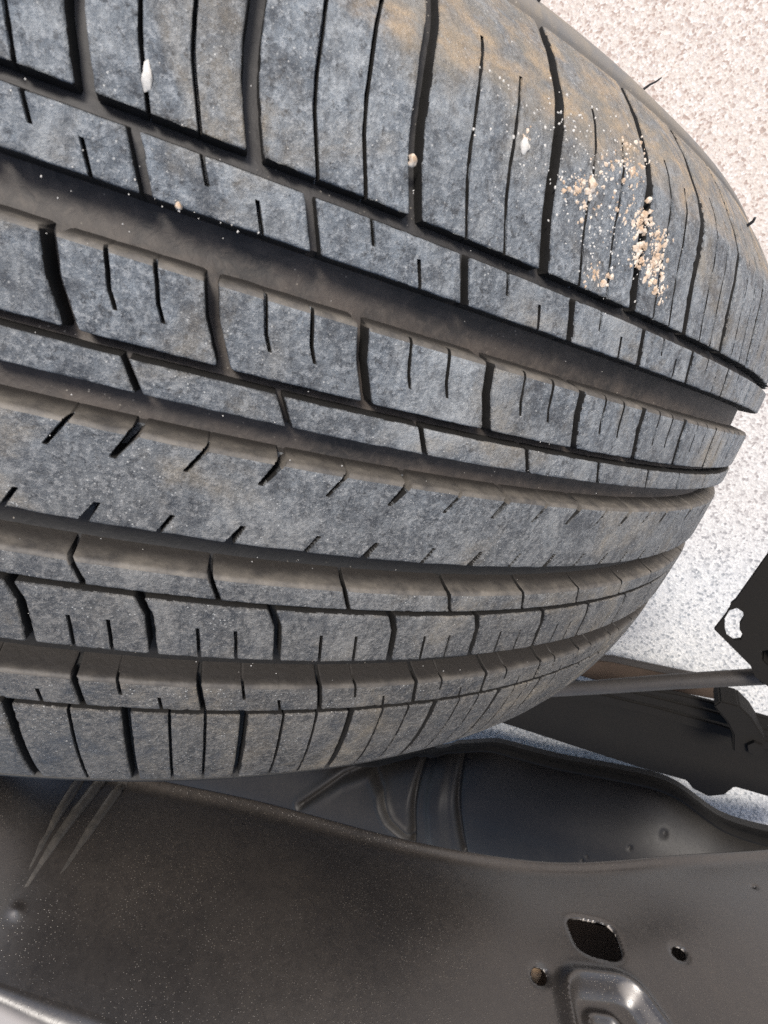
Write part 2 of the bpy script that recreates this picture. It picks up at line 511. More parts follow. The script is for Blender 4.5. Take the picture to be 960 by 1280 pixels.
def block_geo(y0, y1, th0, th1, slant, gw, sipes, rc, seed, fine=True, soft=False):
    """one tread block as a closed-sided shell standing on the carcass; th0..th1 are groove centre lines"""
    ym = (y0 + y1) / 2
    Lu = (th1 - th0) * TR - gw
    Lv = y1 - y0
    rs = random.Random(seed)
    sw = .00035
    su = []
    for fr, a, b in sipes:
        su.append((fr * (th1 - th0) * TR - gw / 2 + rs.uniform(-.0002, .0002), a, b))
    if fine:
        uf = [(s - sw - .00012, s - sw, s - sw * .45, s, s + sw * .45, s + sw, s + sw + .00012) for s, a, b in su]
        vf = []
        for s, a, b in su:
            vf += [(a - y0 - .0002, a - y0), (b - y0, b - y0 + .0002)]
        us = lines(Lu, uf, .0011)
        vs = lines(Lv, vf, .0011)
    else:
        us = lines(Lu, [], .009, False)
        vs = lines(Lv, [], .009, False)
    rc *= .55
    U, V = np.meshgrid(us, vs, indexing='ij')
    # rounded corners
    a = np.clip((rc - np.minimum(U, Lu - U)) / rc, 0, 1)
    b = np.clip((rc - np.minimum(V, Lv - V)) / rc, 0, 1)
    a2, b2 = a * np.sqrt(1 - b * b / 2), b * np.sqrt(1 - a * a / 2)
    both = (a > 0) & (b > 0)
    U2 = np.where(both, np.where(U < Lu / 2, rc - rc * a2, Lu - rc + rc * a2), U)
    V2 = np.where(both, np.where(V < Lv / 2, rc - rc * b2, Lv - rc + rc * b2), V)
    d = np.minimum(np.minimum(U, Lu - U), np.minimum(V, Lv - V))
    br = .00055
    drop = bevel(d, br)
    if soft:                                     # this side of the block is worn to a round shoulder
        drop = np.maximum(drop, bevel(Lv - V, .0018) * .8)
    if fine:
        for s, sa, sb in su:
            yv = V + y0
            inside = (yv > sa - 1e-6) & (yv < sb + 1e-6)
            wob = np.array([mnoise.noise(Vector((float(v) * 420, s * 900 + seed, 3.3))) for v in vs])[None, :] * .00008
            du = np.abs(U - s - wob)
            g = np.clip((sw - du) / (sw * .55), 0, 1) * .0028
            g += np.clip((sw + .00012 - du) / .00012, 0, 1) * .0001
            drop = np.maximum(drop, np.where(inside, g, 0))
    y = V2 + y0
    th = th0 + (gw / 2 + U2) / TR + slant(y)
    if fine:
        # wavering, slightly chewed edges and uneven top
        X = P3(th, y, TR)
        fl = X.reshape(-1, 3)
        n1 = np.array([mnoise.noise(Vector(p * 260) + Vector((seed, 0, 0))) for p in fl]).reshape(th.shape)
        n2 = np.array([mnoise.noise(Vector(p * 900)) for p in fl]).reshape(th.shape)
        edge = np.clip(1 - d / .0010, 0, 1)
        drop = drop + n1 * .00007 + np.clip(n2 - .2, 0, 1) * .0010 * edge
        th = th + (n2 * .00010 * edge) / TR
        y = y + n1 * .00012 * edge
    r = prof(y) - drop
    n_u, n_v = U.shape
    top = P3(th, y, r).reshape(-1, 3)
    idx = np.arange(n_u * n_v).reshape(n_u, n_v)
    F = []
    for i in range(n_u - 1):
        for j in range(n_v - 1):
            F.append((idx[i, j], idx[i + 1, j], idx[i + 1, j + 1], idx[i, j + 1]))
    # skirt walls with draft
    ring = [(i, 0) for i in range(n_u)] + [(n_u - 1, j) for j in range(1, n_v)] + [(i, n_v - 1) for i in range(n_u - 2, -1, -1)] + [(0, j) for j in range(n_v - 2, 0, -1)]
    cu, cv = Lu / 2, Lv / 2
    base, mid = [], []
    for i, j in ring:
        yy = y[i, j]
        ou = -1 if i == 0 else (1 if i == n_u - 1 else 0)
        ov = -1 if j == 0 else (1 if j == n_v - 1 else 0)
        sl_ = soft and ov > 0
        yb = yy + ((.0019 if y1 < -.03 else .0009) if sl_ else ov * .0005)
        rt = r[i, j]
        rb = min(float(prof(yb) - depth(yb)) - .0004, rt - .0002)
        base.append(P3(th[i, j] + ou * .00025 / TR, yb, rb))
        yc = yy + ((.0007 if y1 < -.03 else .0003) if sl_ else ov * .0002)
        mid.append(P3(th[i, j] + ou * .0001 / TR, yc, rt * .55 + rb * .45))
    n0 = len(top)
    m = len(ring)
    Vv = np.concatenate([top, np.array(mid), np.array(base)])
    for q in range(m):
        q2 = (q + 1) % m
        t1, t2 = idx[ring[q]], idx[ring[q2]]
        F.append((t2, t1, n0 + q, n0 + q2))
        F.append((n0 + q2, n0 + q, n0 + m + q, n0 + m + q2))
    return Vv, F


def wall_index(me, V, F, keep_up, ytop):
    """faces that stand steeply (groove walls and slit walls) are unbleached rubber with groove shade painted in"""
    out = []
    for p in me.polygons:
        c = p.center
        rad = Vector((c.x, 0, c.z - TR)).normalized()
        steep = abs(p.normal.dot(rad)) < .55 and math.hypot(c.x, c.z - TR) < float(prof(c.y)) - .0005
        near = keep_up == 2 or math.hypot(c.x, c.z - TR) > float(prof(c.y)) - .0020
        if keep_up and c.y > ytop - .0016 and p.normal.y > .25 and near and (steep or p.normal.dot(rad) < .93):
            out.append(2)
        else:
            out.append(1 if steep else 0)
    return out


restV, restF, roff = [], [], 0
for ri, (nm, y0, y1, ANG, sl, gw, sip, rc) in enumerate(ROWS):
    for kk in range(NP_):
        t0, t1 = ANG[kk], ANG[kk + 1]
        fine = -0.22 < t0 < 0.85
        ss = list(sip)
        soft = any(abs(y1 - q) < .0002 for q in (-.0333, -.0632, .0217)) * 2
        if nm == 'shoulder_block' and y0 < 0 and kk == i0:
            ss = [(.5, -.108, -.072)]
        if fine:
            Vb, Fb = block_geo(y0, y1, t0, t1, sl, gw, ss, rc, ri * 100 + kk, True, soft)
            o = mesh_from(nm, Vb, Fb, MAT_TREAD, tyre)
            o.data.materials.append(MAT_WALL); o.data.materials.append(MAT_DUSTY)
            o.data.polygons.foreach_set('material_index', wall_index(o.data, Vb, Fb, soft, y1))
        else:
            Vb, Fb = block_geo(y0, y1, t0, t1, sl, gw, [], rc, ri * 100 + kk, False)
            restV.append(Vb); restF += [tuple(int(i) + roff for i in f) for f in Fb]; roff += len(Vb)
ob = mesh_from('far_tread_blocks', np.concatenate(restV), restF, MAT_TREAD, tyre)
ob['kind'] = 'stuff'

# ---- the continuous centre rib with slanted notches along both edges
CY0, CY1 = -.0254, -.0064
notch = []
topn = {-3: None}
thin_t = [-.0633, .0060, .0882, .1725, .2555, .334]
wide_t = [-.0311, .0475, .1307, .2150, .2955, .373]
wide_b = [-.0518, .0273, .1148, .2020, .2830, .362]
thin_b = [-.0126, .0743, .1596, .2420, .3230, .400]
p_ = .079
for L, wd, side in ((thin_t, .00040, 1), (wide_t, .0010, 1), (wide_b, .0009, -1), (thin_b, .00042, -1)):
    full = [L[0] - p_ * i for i in range(1, 3)] + L + [L[-1] + p_ * i for i in range(1, 8)]
    for a in full:
        notch.append((a, wd, side))


def rib_geo():
    th_a, th_b = -0.22, 0.90
    us = np.arange(th_a, th_b, .00042)
    vs = lines(CY1 - CY0, [], .00021) + CY0
    U, Y = np.meshgrid(us, vs, indexing='ij')
    d = np.minimum(Y - CY0, CY1 - Y)
    drop = np.maximum(bevel(d, .0007), bevel(CY1 - Y, .0016) * .8)
    for a, wd, side in notch:
        e = (CY1 - Y) if side > 0 else (Y - CY0)
        ln = .0056 if side > 0 else .0043
        c = a - (e / ln) * (.0098 if side > 0 else .0065) * (1 if side > 0 else -1)
        du = np.abs(U - c) * TR
        wide = wd > .0006
        taper = np.clip((ln - e) / .0012, 0, 1) ** .6 if wide else 1.0
        half = wd * (1 if not wide else (0.6 + 0.4 * np.clip((ln - e) / ln, 0, 1)))
        g = np.clip((half - du) / (.00016 if not wide else .00022), 0, 1) * np.where(e < ln, 1, 0) * (.0055 if wide else .0035) * taper
        drop = np.maximum(drop, g)
    X = P3(U, Y, TR).reshape(-1, 3)
    n1 = np.array([mnoise.noise(Vector(p * 200)) for p in X]).reshape(U.shape)
    edge = np.clip(1 - d / .0012, 0, 1)
    Y = Y + n1 * .0002 * edge
    r = prof(Y) - drop - n1 * .0001
    top = P3(U, Y, r)
    yb0, yb1 = np.full(len(us), CY0 - .0006), np.full(len(us), CY1 + .0011)
    r0, r1 = prof(yb0) - depth(yb0) - .0005, prof(yb1) - depth(yb1) - .0005
    A = P3(us, yb0, np.minimum(r0, 1)); B = P3(us, yb1, r1)
    G = np.concatenate([A[:, None], top, B[:, None]], 1)
    n, m = G.shape[:2]
    idx = np.arange(n * m).reshape(n, m)
    F = np.stack([idx[:-1, :-1], idx[1:, :-1], idx[1:, 1:], idx[:-1, 1:]], -1).reshape(-1, 4)
    return G.reshape(-1, 3), F.tolist()


Vr, Fr = rib_geo()
# finer sampling round the notches comes from the dense angle step; the rest of the circle is coarse
o = mesh_from('centre_rib', Vr, Fr, MAT_TREAD, tyre, sharp=50)
o.data.materials.append(MAT_WALL); o.data.materials.append(MAT_DUSTY)
o.data.polygons.foreach_set('material_index', wall_index(o.data, Vr, Fr, 2, CY1))


def sweep(ys, rs, a0, a1, n):
    th = np.linspace(a0, a1, n)
    G = P3(th[:, None], np.array(ys)[None, :], np.array(rs)[None, :])
    n_, m = G.shape[:2]
    idx = np.arange(n_ * m).reshape(n_, m)
    F = np.stack([idx[:-1, :-1], idx[1:, :-1], idx[1:, 1:], idx[:-1, 1:]], -1).reshape(-1, 4)
    return G.reshape(-1, 3), F.tolist()


yy = np.array([CY0 - .0006, CY0, CY0 + .0006, -.02, -.012, CY1 - .0006, CY1, CY1 + .0006])
rr = prof(yy); rr[0] -= .0063; rr[-1] -= .0063; rr[1] -= .0007; rr[-2] -= .0007
Vc, Fc = sweep(yy, rr, 0.90, 2 * math.pi - 0.22, 260)
o = mesh_from('centre_rib', Vc, Fc, MAT_TREAD, tyre)

# ---- carcass: groove floors, buttresses, sidewalls, one revolved skin
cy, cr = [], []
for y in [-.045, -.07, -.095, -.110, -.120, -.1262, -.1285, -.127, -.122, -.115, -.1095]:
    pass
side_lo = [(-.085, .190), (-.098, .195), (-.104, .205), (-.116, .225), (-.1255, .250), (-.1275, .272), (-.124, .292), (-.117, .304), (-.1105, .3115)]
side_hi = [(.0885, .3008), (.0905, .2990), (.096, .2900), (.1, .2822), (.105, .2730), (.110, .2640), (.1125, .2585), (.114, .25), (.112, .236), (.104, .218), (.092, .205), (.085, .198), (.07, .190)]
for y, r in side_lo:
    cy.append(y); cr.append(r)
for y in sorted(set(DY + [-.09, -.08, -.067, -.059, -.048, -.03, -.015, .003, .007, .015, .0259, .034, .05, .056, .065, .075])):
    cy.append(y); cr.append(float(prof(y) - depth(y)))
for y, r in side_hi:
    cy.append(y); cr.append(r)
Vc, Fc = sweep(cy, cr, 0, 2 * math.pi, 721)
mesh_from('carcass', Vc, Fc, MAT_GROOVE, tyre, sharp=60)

# wheel rim inside the tyre
k = NB('dull_steel_rim')
MAT_RIM = k.done(k.mix(k.noise(40), (0.12, 0.12, 0.125), (0.2, 0.2, 0.2)), 0.45, None, 0.5, 0.6)
ry = [-.085, -.088, -.086, -.07, -.04, .0, .03, .06, .072, .076, .074]
rr = [.197, .192, .186, .182, .165, .162, .165, .180, .186, .192, .198]
Vc, Fc = sweep(ry, rr, 0, 2 * math.pi, 121)
rim = mesh_from('wheel_rim', Vc, Fc, MAT_RIM, tyre)
Vc, Fc = sweep([.028, .034, .030, .020, .035, .045], [.165, .14, .11, .085, .06, .001], 0, 2 * math.pi, 121)
mesh_from('wheel_disc', Vc, Fc, MAT_RIM, tyre)

# vent hairs standing off the shoulder buttress
MAT_HAIR = NB('black_rubber_hair').done((0.03, 0.03, 0.032), 0.5)


def tyre_hit(px, py, off=0.0):
    v = ray(px, py)
    lo = None
    best = (9, None)
    for t in np.linspace(.05, .6, 4000):
        p = CAM + v * t
        rho = math.hypot(p[0], p[2] - TR)
        if -.10 < p[1] < .12:
            pr = np.interp(p[1], [.087, .1, .11], [.302, .2822, .264]) if p[1] > .087 else float(prof(p[1]))
            gap = rho - pr - off
            if gap < best[0]:
                best = (gap, p)
            if gap < 0:
                return p
    return best[1]


for pts, r0 in (([(804, 112), (812, 106), (820, 102), (827, 97)], .0007), ([(934, 282), (941, 277), (944, 272)], .0009), ([(668, 8), (673, 1), (679, -7)], .0007)):
    base = tyre_hit(*pts[0])
    dist = np.linalg.norm(base - CAM)
    P = [base] + [CAM + ray(*q) * (dist * (1 - .004 * (i + 1))) for i, q in enumerate(pts[1:])]
    V_, F_ = tube(P, [r0 * .6, r0 * .5, r0 * .4, r0 * .25][:len(P)], 7)
    mesh_from('vent_hair', V_, F_, MAT_HAIR, tyre)

# ------------------------------------------------------------------ mud crumbs and a wedged stone
k = NB('dry_tan_mud')
info = k.n('ShaderNodeObjectInfo')
MAT_MUD = k.done(k.mix(k.ramp(k.noise(420, 3), [(.4, 0), (.6, 1)]), (0.38, 0.27, 0.18), (0.55, 0.48, 0.40)), 0.9, k.bump(k.noise(2500), 0.5, .0002))
k = NB('pale_grit')
MAT_GRIT = k.done(k.mix(k.noise(900, 3), (0.34, 0.32, 0.29), (0.56, 0.54, 0.50)), 0.7, k.bump(k.noise(2500), 0.5, .0002))


def lump(c, r, nrm, seed, sub=1, flat=.5):
    bm = bmesh.new()
    bmesh.ops.create_icosphere(bm, subdivisions=sub, radius=1)
    rs = random.Random(seed)
    s = np.array([rs.uniform(.75, 1.3), rs.uniform(.75, 1.3), rs.uniform(.75, 1.2)])
    V = []
    for v in bm.verts:
        p = np.array(v.co) * s * (1 + .75 * mnoise.noise(v.co * 1.3 + Vector((seed * 3.1, 0, 0))))
        p = p - nrm * np.dot(p, nrm) * (1 - flat)
        V.append(c + p * r)
    F = [[v.index for v in f.verts] for f in bm.faces]
    bm.free()
    return V, F


def scatter(name, mat, specs, label):
    Vs, Fs, off = [], [], 0
    for i, (px, py, r) in enumerate(specs):
        p = tyre_hit(px, py)
        if p is None:
            continue
        n = np.array([p[0], 0, p[2] - TR]); n /= np.linalg.norm(n)
        V, F = lump(p + n * r * .15, r, n, i, 1)
        Vs += V; Fs += [[a + off for a in f] for f in F]; off += len(V)
    o = mesh_from(name, Vs, Fs, mat, None, smooth=False)
    tag(o, label, 'mud', kind='stuff')
    return o


sp = []
clusters = [(722, 232, 16, 26), (745, 345, 12, 14), (800, 275, 10, 46), (815, 330, 13, 55), (822, 300, 12, 45), (790, 205, 22, 42), (765, 215, 22, 25), (825, 365, 9, 22), (735, 255, 16, 14), (795, 325, 7, 26), (660, 165, 12, 5), (775, 262, 20, 22)]
for cx, cy_, sg, n in clusters:
    for _ in range(int(n * 1.7)):
        sp.append((random.gauss(cx, sg * .55), random.gauss(cy_, sg * .8), random.uniform(.00012, .00044) * random.choice([.6, .8, 1, 1.25])))
for cx, cy_, n in ((731, 228, 9), (800, 300, 16), (822, 318, 22), (815, 345, 14), (745, 343, 6), (792, 205, 8), (806, 270, 12)):
    for _ in range(n):
        sp.append((random.gauss(cx, 6), random.gauss(cy_, 14), random.uniform(.0004, .0008)))
scatter('mud_crumbs', MAT_MUD, sp, 'tan dried mud crumbs stuck on the upper tyre shoulder')
sp = []
for cx, cy_, sg, n in [(725, 155, 22, 26), (750, 200, 26, 50), (700, 240, 24, 40), (780, 300, 30, 80), (640, 160, 28, 22), (745, 300, 24, 45), (620, 90, 22, 12), (680, 150, 24, 20)]:
    for _ in range(n):
        sp.append((random.gauss(cx, sg * .8), random.gauss(cy_, sg * 1.0), random.uniform(.00010, .00030)))
for _ in range(150):
    sp.append((random.uniform(0, 820), random.uniform(20, 860), random.uniform(.00006, .00014)))
for x in range(190, 330, 16):           # grit lodged along the edge of the wide upper groove
    sp.append((x + random.uniform(-6, 6), 220 + (x - 100) * .335 + random.uniform(-2, 3), random.uniform(.00007, .0002)))
scatter('pale_grit', MAT_GRIT, sp, 'tiny pale grit grains scattered over the tyre tread')


def stone(px, py, r, label, mat, flat=.8, stretch=None):
    p = tyre_hit(px, py)
    n = np.array([p[0], 0, p[2] - TR]); n /= np.linalg.norm(n)
    V, F = lump(p + n * r * .2, r, n, int(px), 2, flat)
    V = np.array(V)
    if stretch:
        V[:, 1] = p[1] + (V[:, 1] - p[1]) * stretch
    o = mesh_from('small_stone', V, F, mat, None, sharp=80, origin=p)
    tag(o, label, 'stone')


stone(183, 97, .00085, 'white oval stone wedged in a thin slit near the upper left corner', MAT_GRIT, .8, 1.7)
stone(655, 184, .0010, 'cream flat chip stuck on the upper shoulder right of a thin slit', MAT_GRIT, .5, 1.5)
stone(515, 201, .0008, 'small orange tan stone at the edge of a wide shoulder groove', MAT_MUD, .8)
stone(739, 233, .0011, 'rust brown crumb, largest of the mud lumps on the shoulder', MAT_MUD, .8)
stone(223, 258, .0006, 'tiny orange grain in the wide groove under the upper thin rib', MAT_MUD, .8)

# ------------------------------------------------------------------ chassis side panel (pressed sheet, arched lower edge)
PY0 = -.200                                    # its plane, y


def pp(px, py):                                # photo point on the panel plane -> (x, z)
    q = on_y(px, py, PY0)
    return np.array([q[0], q[2]])


frame = empty('chassis_frame', (0.32, PY0, 0))
tag(frame, 'dusty black pressed steel chassis side panel below the tyre, with punched holes', 'vehicle frame')
FO = np.array([0.32, PY0, 0.0])
edge_px = [(-260, 840), (-120, 900), (0, 925), (120, 945), (250, 975), (330, 990), (420, 1012), (500, 1034), (560, 1048), (620, 1059), (690, 1066), (760, 1065), (830, 1061), (900, 1056), (960, 1052), (1040, 1048), (1130, 1046)]
edge = np.array([pp(*q) for q in edge_px])
# panel grid: s along the arch edge, t up the panel
seg = np.linalg.norm(np.diff(edge, axis=0), axis=1)
cum = np.concatenate([[0], np.cumsum(seg)])
S = np.linspace(0, cum[-1], 420)
EX, EZ = np.interp(S, cum, edge[:, 0]), np.interp(S, cum, edge[:, 1])
ker = np.hanning(41); ker /= ker.sum()
EXs = np.convolve(np.pad(EX, 20, mode='edge'), ker, 'valid'); EZs = np.convolve(np.pad(EZ, 20, mode='edge'), ker, 'valid')
EX[20:-20], EZ[20:-20] = EXs[20:-20], EZs[20:-20]
# top line: the bend into the top flange
tp = np.array([pp(-120, 1180), pp(0, 1208), pp(120, 1248), pp(300, 1325), pp(520, 1420), pp(760, 1500), pp(1000, 1600), pp(1150, 1640)])
tS = np.linspace(0, 1, len(tp)); sS = np.linspace(0, 1, len(S))
TX, TZ = np.interp(sS, tS, tp[:, 0]), np.interp(sS, tS, tp[:, 1])
NT = 260
T = np.linspace(0, 1, NT)
GX = EX[:, None] * (1 - T) + TX[:, None] * T
GZ = EZ[:, None] * (1 - T) + TZ[:, None] * T


def pdist(X, Z, pts, closed=False):
    P = np.array(pts)
    if closed:
        P = np.vstack([P, P[:1]])
    best = np.full(X.shape, 9.0)
    NX, NZ = np.zeros_like(X), np.zeros_like(Z)
    for a, b in zip(P[:-1], P[1:]):
        v = b - a
        t = np.clip(((X - a[0]) * v[0] + (Z - a[1]) * v[1]) / (v @ v + 1e-12), 0, 1)
        qx, qz = a[0] + t * v[0], a[1] + t * v[1]
        d = np.hypot(X - qx, Z - qz)
        m = d < best
        best = np.where(m, d, best); NX = np.where(m, qx, NX); NZ = np.where(m, qz, NZ)
    return best, NX, NZ


def inside(X, Z, pts):
    r = np.zeros(X.shape, bool)
    n = len(pts)
    for i in range(n):
        (x1, z1), (x2, z2) = pts[i], pts[(i + 1) % n]
        c = ((z1 > Z) != (z2 > Z)) & (X < (x2 - x1) * (Z - z1) / (z2 - z1 + 1e-15) + x1)
        r ^= c
    return r


def rounded(poly, k=7, amt=.35):
    out = []
    n = len(poly)
    for i in range(n):
        p0, p1, p2 = np.array(poly[i - 1], float), np.array(poly[i], float), np.array(poly[(i + 1) % n], float)
        a, b = p1 + (p0 - p1) * amt, p1 + (p2 - p1) * amt
        for j in range(k + 1):
            t = j / k
            out.append((1 - t) ** 2 * a + 2 * t * (1 - t) * p1 + t * t * b)
    return out


def circle_px(cx, cy_, a, b, ang, n=20):
    return [(cx + a * math.cos(q) * math.cos(ang) - b * math.sin(q) * math.sin(ang), cy_ + a * math.cos(q) * math.sin(ang) + b * math.sin(q) * math.cos(ang)) for q in np.linspace(0, 2 * math.pi, n, endpoint=False)]


holes_px = [rounded([(707, 1138), (768, 1150), (785, 1202), (724, 1188)], 7, .36),
            circle_px(851, 1189, 11, 6.5, .75), circle_px(676, 1217, 12.5, 9, 1.05), circle_px(947, 1104, 2, 1.6, 0, 8)]
holes = [[pp(*q) for q in h] for h in holes_px]

D = np.zeros_like(GX)                           # offset towards the tyre (+y)
# gentle belly and rolled lower lip
de, _, _ = pdist(GX, GZ, list(zip(EX[::6], EZ[::6])))
D += .0035 * np.exp(-(de / .004) ** 2)
D -= .010 * np.clip(1 - de / .05, 0, 1) ** 2
# embossed closed ring near the lower right
ring = [pp(*q) for q in rounded([(702, 1216), (790, 1224), (850, 1300), (845, 1345), (728, 1330)], 8, .3)]
dr, _, _ = pdist(GX, GZ, ring, True)
D += .0042 * np.exp(-(dr / .0032) ** 2)
ins = inside(GX, GZ, ring)
D -= np.where(ins, .004 * np.clip(dr / .006, 0, 1), 0)
ring2 = [pp(*q) for q in rounded([(738, 1258), (775, 1262), (800, 1300), (760, 1310)], 6, .3)]
dr2, _, _ = pdist(GX, GZ, ring2, True)
D += .0022 * np.exp(-(dr2 / .0016) ** 2)
# pressed gusset ridges at the left, fading out downwards
for a, b, hgt, wdt in () and (((108, 968), (26, 1116), .0022, .0013), ((136, 968), (34, 1122), .0026, .0012), ((162, 966), (60, 1116), .0026, .0014)):
    A_, B_ = pp(*a), pp(*b)
    dl, nx, nz = pdist(GX, GZ, [A_, B_])
    tt = np.clip(((nx - A_[0]) * (B_ - A_)[0] + (nz - A_[1]) * (B_ - A_)[1]) / ((B_ - A_) @ (B_ - A_)), 0, 1)
    D += hgt * np.exp(-(dl / wdt) ** 2) * np.clip((1 - tt) * 3, 0, 1)
# left of the gusset the sheet turns out towards the wheel
A_, B_ = pp(118, 960), pp(-20, 1180)
nn = np.array([(B_ - A_)[1], -(B_ - A_)[0]]); nn /= np.linalg.norm(nn)
sd_ = (GX - A_[0]) * nn[0] + (GZ - A_[1]) * nn[1]
q = pp(-100, 1050) - A_
if q @ nn < 0:
    sd_ = -sd_
D += np.clip(sd_, 0, .06) ** 1.5 * 2.2
dl = (GX - pp(-25, 1040)[0]) ** 2 + (GZ - pp(-25, 1040)[1]) ** 2
D += .018 * np.exp(-dl / .026 ** 2)
D -= .008 * T[None, :] ** 2.2
# dimple with a bright rim at the far left
dm = np.hypot(GX - pp(22, 1132)[0], GZ - pp(22, 1132)[1])
D += .0008 * np.exp(-(dm / .0018) ** 2)
D += .0012 * np.sin(GX * 38 + 1.0) * np.sin(GZ * 31)

keep_face = np.ones((len(S) - 1, NT - 1), bool)
for h in holes:
    fx = (GX[:-1, :-1] + GX[1:, 1:]) / 2
    fz = (GZ[:-1, :-1] + GZ[1:, 1:]) / 2
    ins = inside(fx, fz, h)
    keep_face &= ~ins
    vt = np.zeros(GX.shape, bool)
    vo = np.zeros(GX.shape, bool)
    for (a, b) in ((0, 0), (1, 0), (0, 1), (1, 1)):
        vt[a:a + ins.shape[0], b:b + ins.shape[1]] |= ins
        vo[a:a + ins.shape[0], b:b + ins.shape[1]] |= ~ins
    bd = vt & vo
    _, nx, nz = pdist(GX, GZ, h, True)
    GX = np.where(bd, nx, GX); GZ = np.where(bd, nz, GZ)
    dh, _, _ = pdist(GX, GZ, h, True)
    D -= .0008 * np.exp(-(dh / .0012) ** 2)

# roll over into the top flange: extra rows beyond t=1
rows = [np.stack([GX, PY0 + D, GZ], -1)]
tang = np.stack([TX - EX, np.zeros_like(TX), TZ - EZ], -1); tang /= np.linalg.norm(tang, axis=1)[:, None]
last = rows[0][:, -1]
for a in np.linspace(0.12, 1.35, 9):
    R_ = .007
    rows.append((last + tang * (R_ * math.sin(a)) + np.array([0, -1, 0]) * (R_ * (1 - math.cos(a))))[:, None])
rows.append((rows[-1][:, 0] + np.array([0, -.05, .008]))[:, None])
G = np.concatenate(rows, 1)
n_, m_ = G.shape[:2]
idx = np.arange(n_ * m_).reshape(n_, m_)
kf = np.ones((n_ - 1, m_ - 1), bool); kf[:, :NT - 1] = keep_face
Fq = np.stack([idx[:-1, :-1], idx[1:, :-1], idx[1:, 1:], idx[:-1, 1:]], -1)[kf]
used = np.unique(Fq); remap = -np.ones(n_ * m_, int); remap[used] = np.arange(len(used))
pan = mesh_from('side_panel', G.reshape(-1, 3)[used] - FO, remap[Fq].tolist(), MAT_FRAME, frame, sharp=60)
so = pan.modifiers.new('thickness', 'SOLIDIFY'); so.thickness = .0022; so.offset = 1
# which way is outward does not matter much: 2 mm sheet

# inner web of the boxed rail, seen dark through the holes
pts = [(EX[i], EZ[i] + .003) for i in range(0, len(S), 30)] + [(TX[i], TZ[i] - .006) for i in range(len(S) - 1, -1, -30)]
V_ = [np.array([x, PY0 - .034, z]) - FO for x, z in pts] + [np.array([x, PY0 - .038, z]) - FO for x, z in pts]
n = len(pts)
F_ = [tuple(range(n)), tuple(range(2 * n - 1, n - 1, -1))] + [(i, (i + 1) % n, n + (i + 1) % n, n + i) for i in range(n)]
mesh_from('inner_web', V_, F_, MAT_RUST, frame, smooth=False)
k = NB('dust_rubbed_black_paint')
MAT_RIB = k.done(k.mix(k.ramp(k.noise(300, 5, .7), [(.3, 0), (.7, 1)]), (0.026, 0.024, 0.022), (0.062, 0.055, 0.047)), 0.5, k.bump(k.noise(600), .3, .0003))
for (a, b, w0, w1) in (((105, 955), (30, 1096), .0026, .0018), ((133, 955), (24, 1116), .0030, .0018), ((162, 955), (52, 1122), .0028, .0017)):
    P = []
    for t in np.linspace(0, 1, 14):
        px, py = a[0] + (b[0] - a[0]) * t + 3.0 * math.sin(t * math.pi), a[1] + (b[1] - a[1]) * t
        q = pp(px, py)
        i_ = np.unravel_index(np.argmin((GX - q[0]) ** 2 + (GZ - q[1]) ** 2), GX.shape)
        P.append(np.array([q[0], PY0 + D[i_] - .0010 - .0012 * t, q[1]]) - FO)
    V_, F_ = tube(P, list(np.linspace(w0, w1, 14)), 10)
    mesh_from('gusset_rib', V_, F_, MAT_RIB, frame)
# bolt head behind the small round hole
c = on_y(667, 1212, PY0 - .0085)
V_, F_ = tube([c - np.array([0, .008, 0]) - FO, c - FO, c + np.array([0, .0012, 0]) - FO], [.0036, .0036, .0028], 10)
k = NB('brass_coloured_clip')
MAT_CLIP = k.done((0.42, 0.29, 0.18), 0.7)
mesh_from('clip', V_, F_, MAT_CLIP, frame)

# ------------------------------------------------------------------ moulded black tank beyond the panel
TZ0 = .105
tank = empty('fuel_tank', (0.35, -.35, 0))
tag(tank, 'smooth black moulded fuel tank with raised rim, behind the arched edge of the panel', 'tank')
TO = np.array([0.35, -.35, 0.0])
rim_px = [(180, 900), (300, 925), (400, 948), (470, 955), (510, 944), (560, 937), (615, 934), (650, 944), (700, 957), (760, 968), (820, 980), (850, 992), (880, 1015), (905, 1034), (945, 1048), (1010, 1062), (1080, 1075)]
rimp = np.array([on_z(*q, TZ0) for q in rim_px])
seg = np.linalg.norm(np.diff(rimp, axis=0), axis=1); cum = np.concatenate([[0], np.cumsum(seg)])
S2 = np.linspace(0, cum[-1], 700)
RX, RY = np.interp(S2, cum, rimp[:, 0]), np.interp(S2, cum, rimp[:, 1])
ker = np.hanning(31); ker /= ker.sum()
RX[15:-15] = np.convolve(RX, ker, 'same')[15:-15]; RY[15:-15] = np.convolve(RY, ker, 'same')[15:-15]
Tt = np.concatenate([np.linspace(0, .03, 14), np.linspace(.033, .2, 90)])
X = RX[:, None] + 0 * Tt
Y = RY[:, None] - Tt[None, :]
inn = Tt[None, :] + 0 * X
H = np.zeros_like(X)
H += np.where(inn < .006, .003 * np.sin(np.clip(inn / .006, 0, 1) * math.pi) ** .5, 0)      # rolled rim
H -= np.where((inn >= .005), .034 * np.clip((inn - .005) / .003, 0, 1), 0)                     # gutter
H += np.sin(np.clip((inn - .013) / .075, 0, 1) * math.pi / 2) ** .7 * .052                                            # body swells up
H -= np.clip((inn - .10) / .12, 0, 1) ** 2 * .035
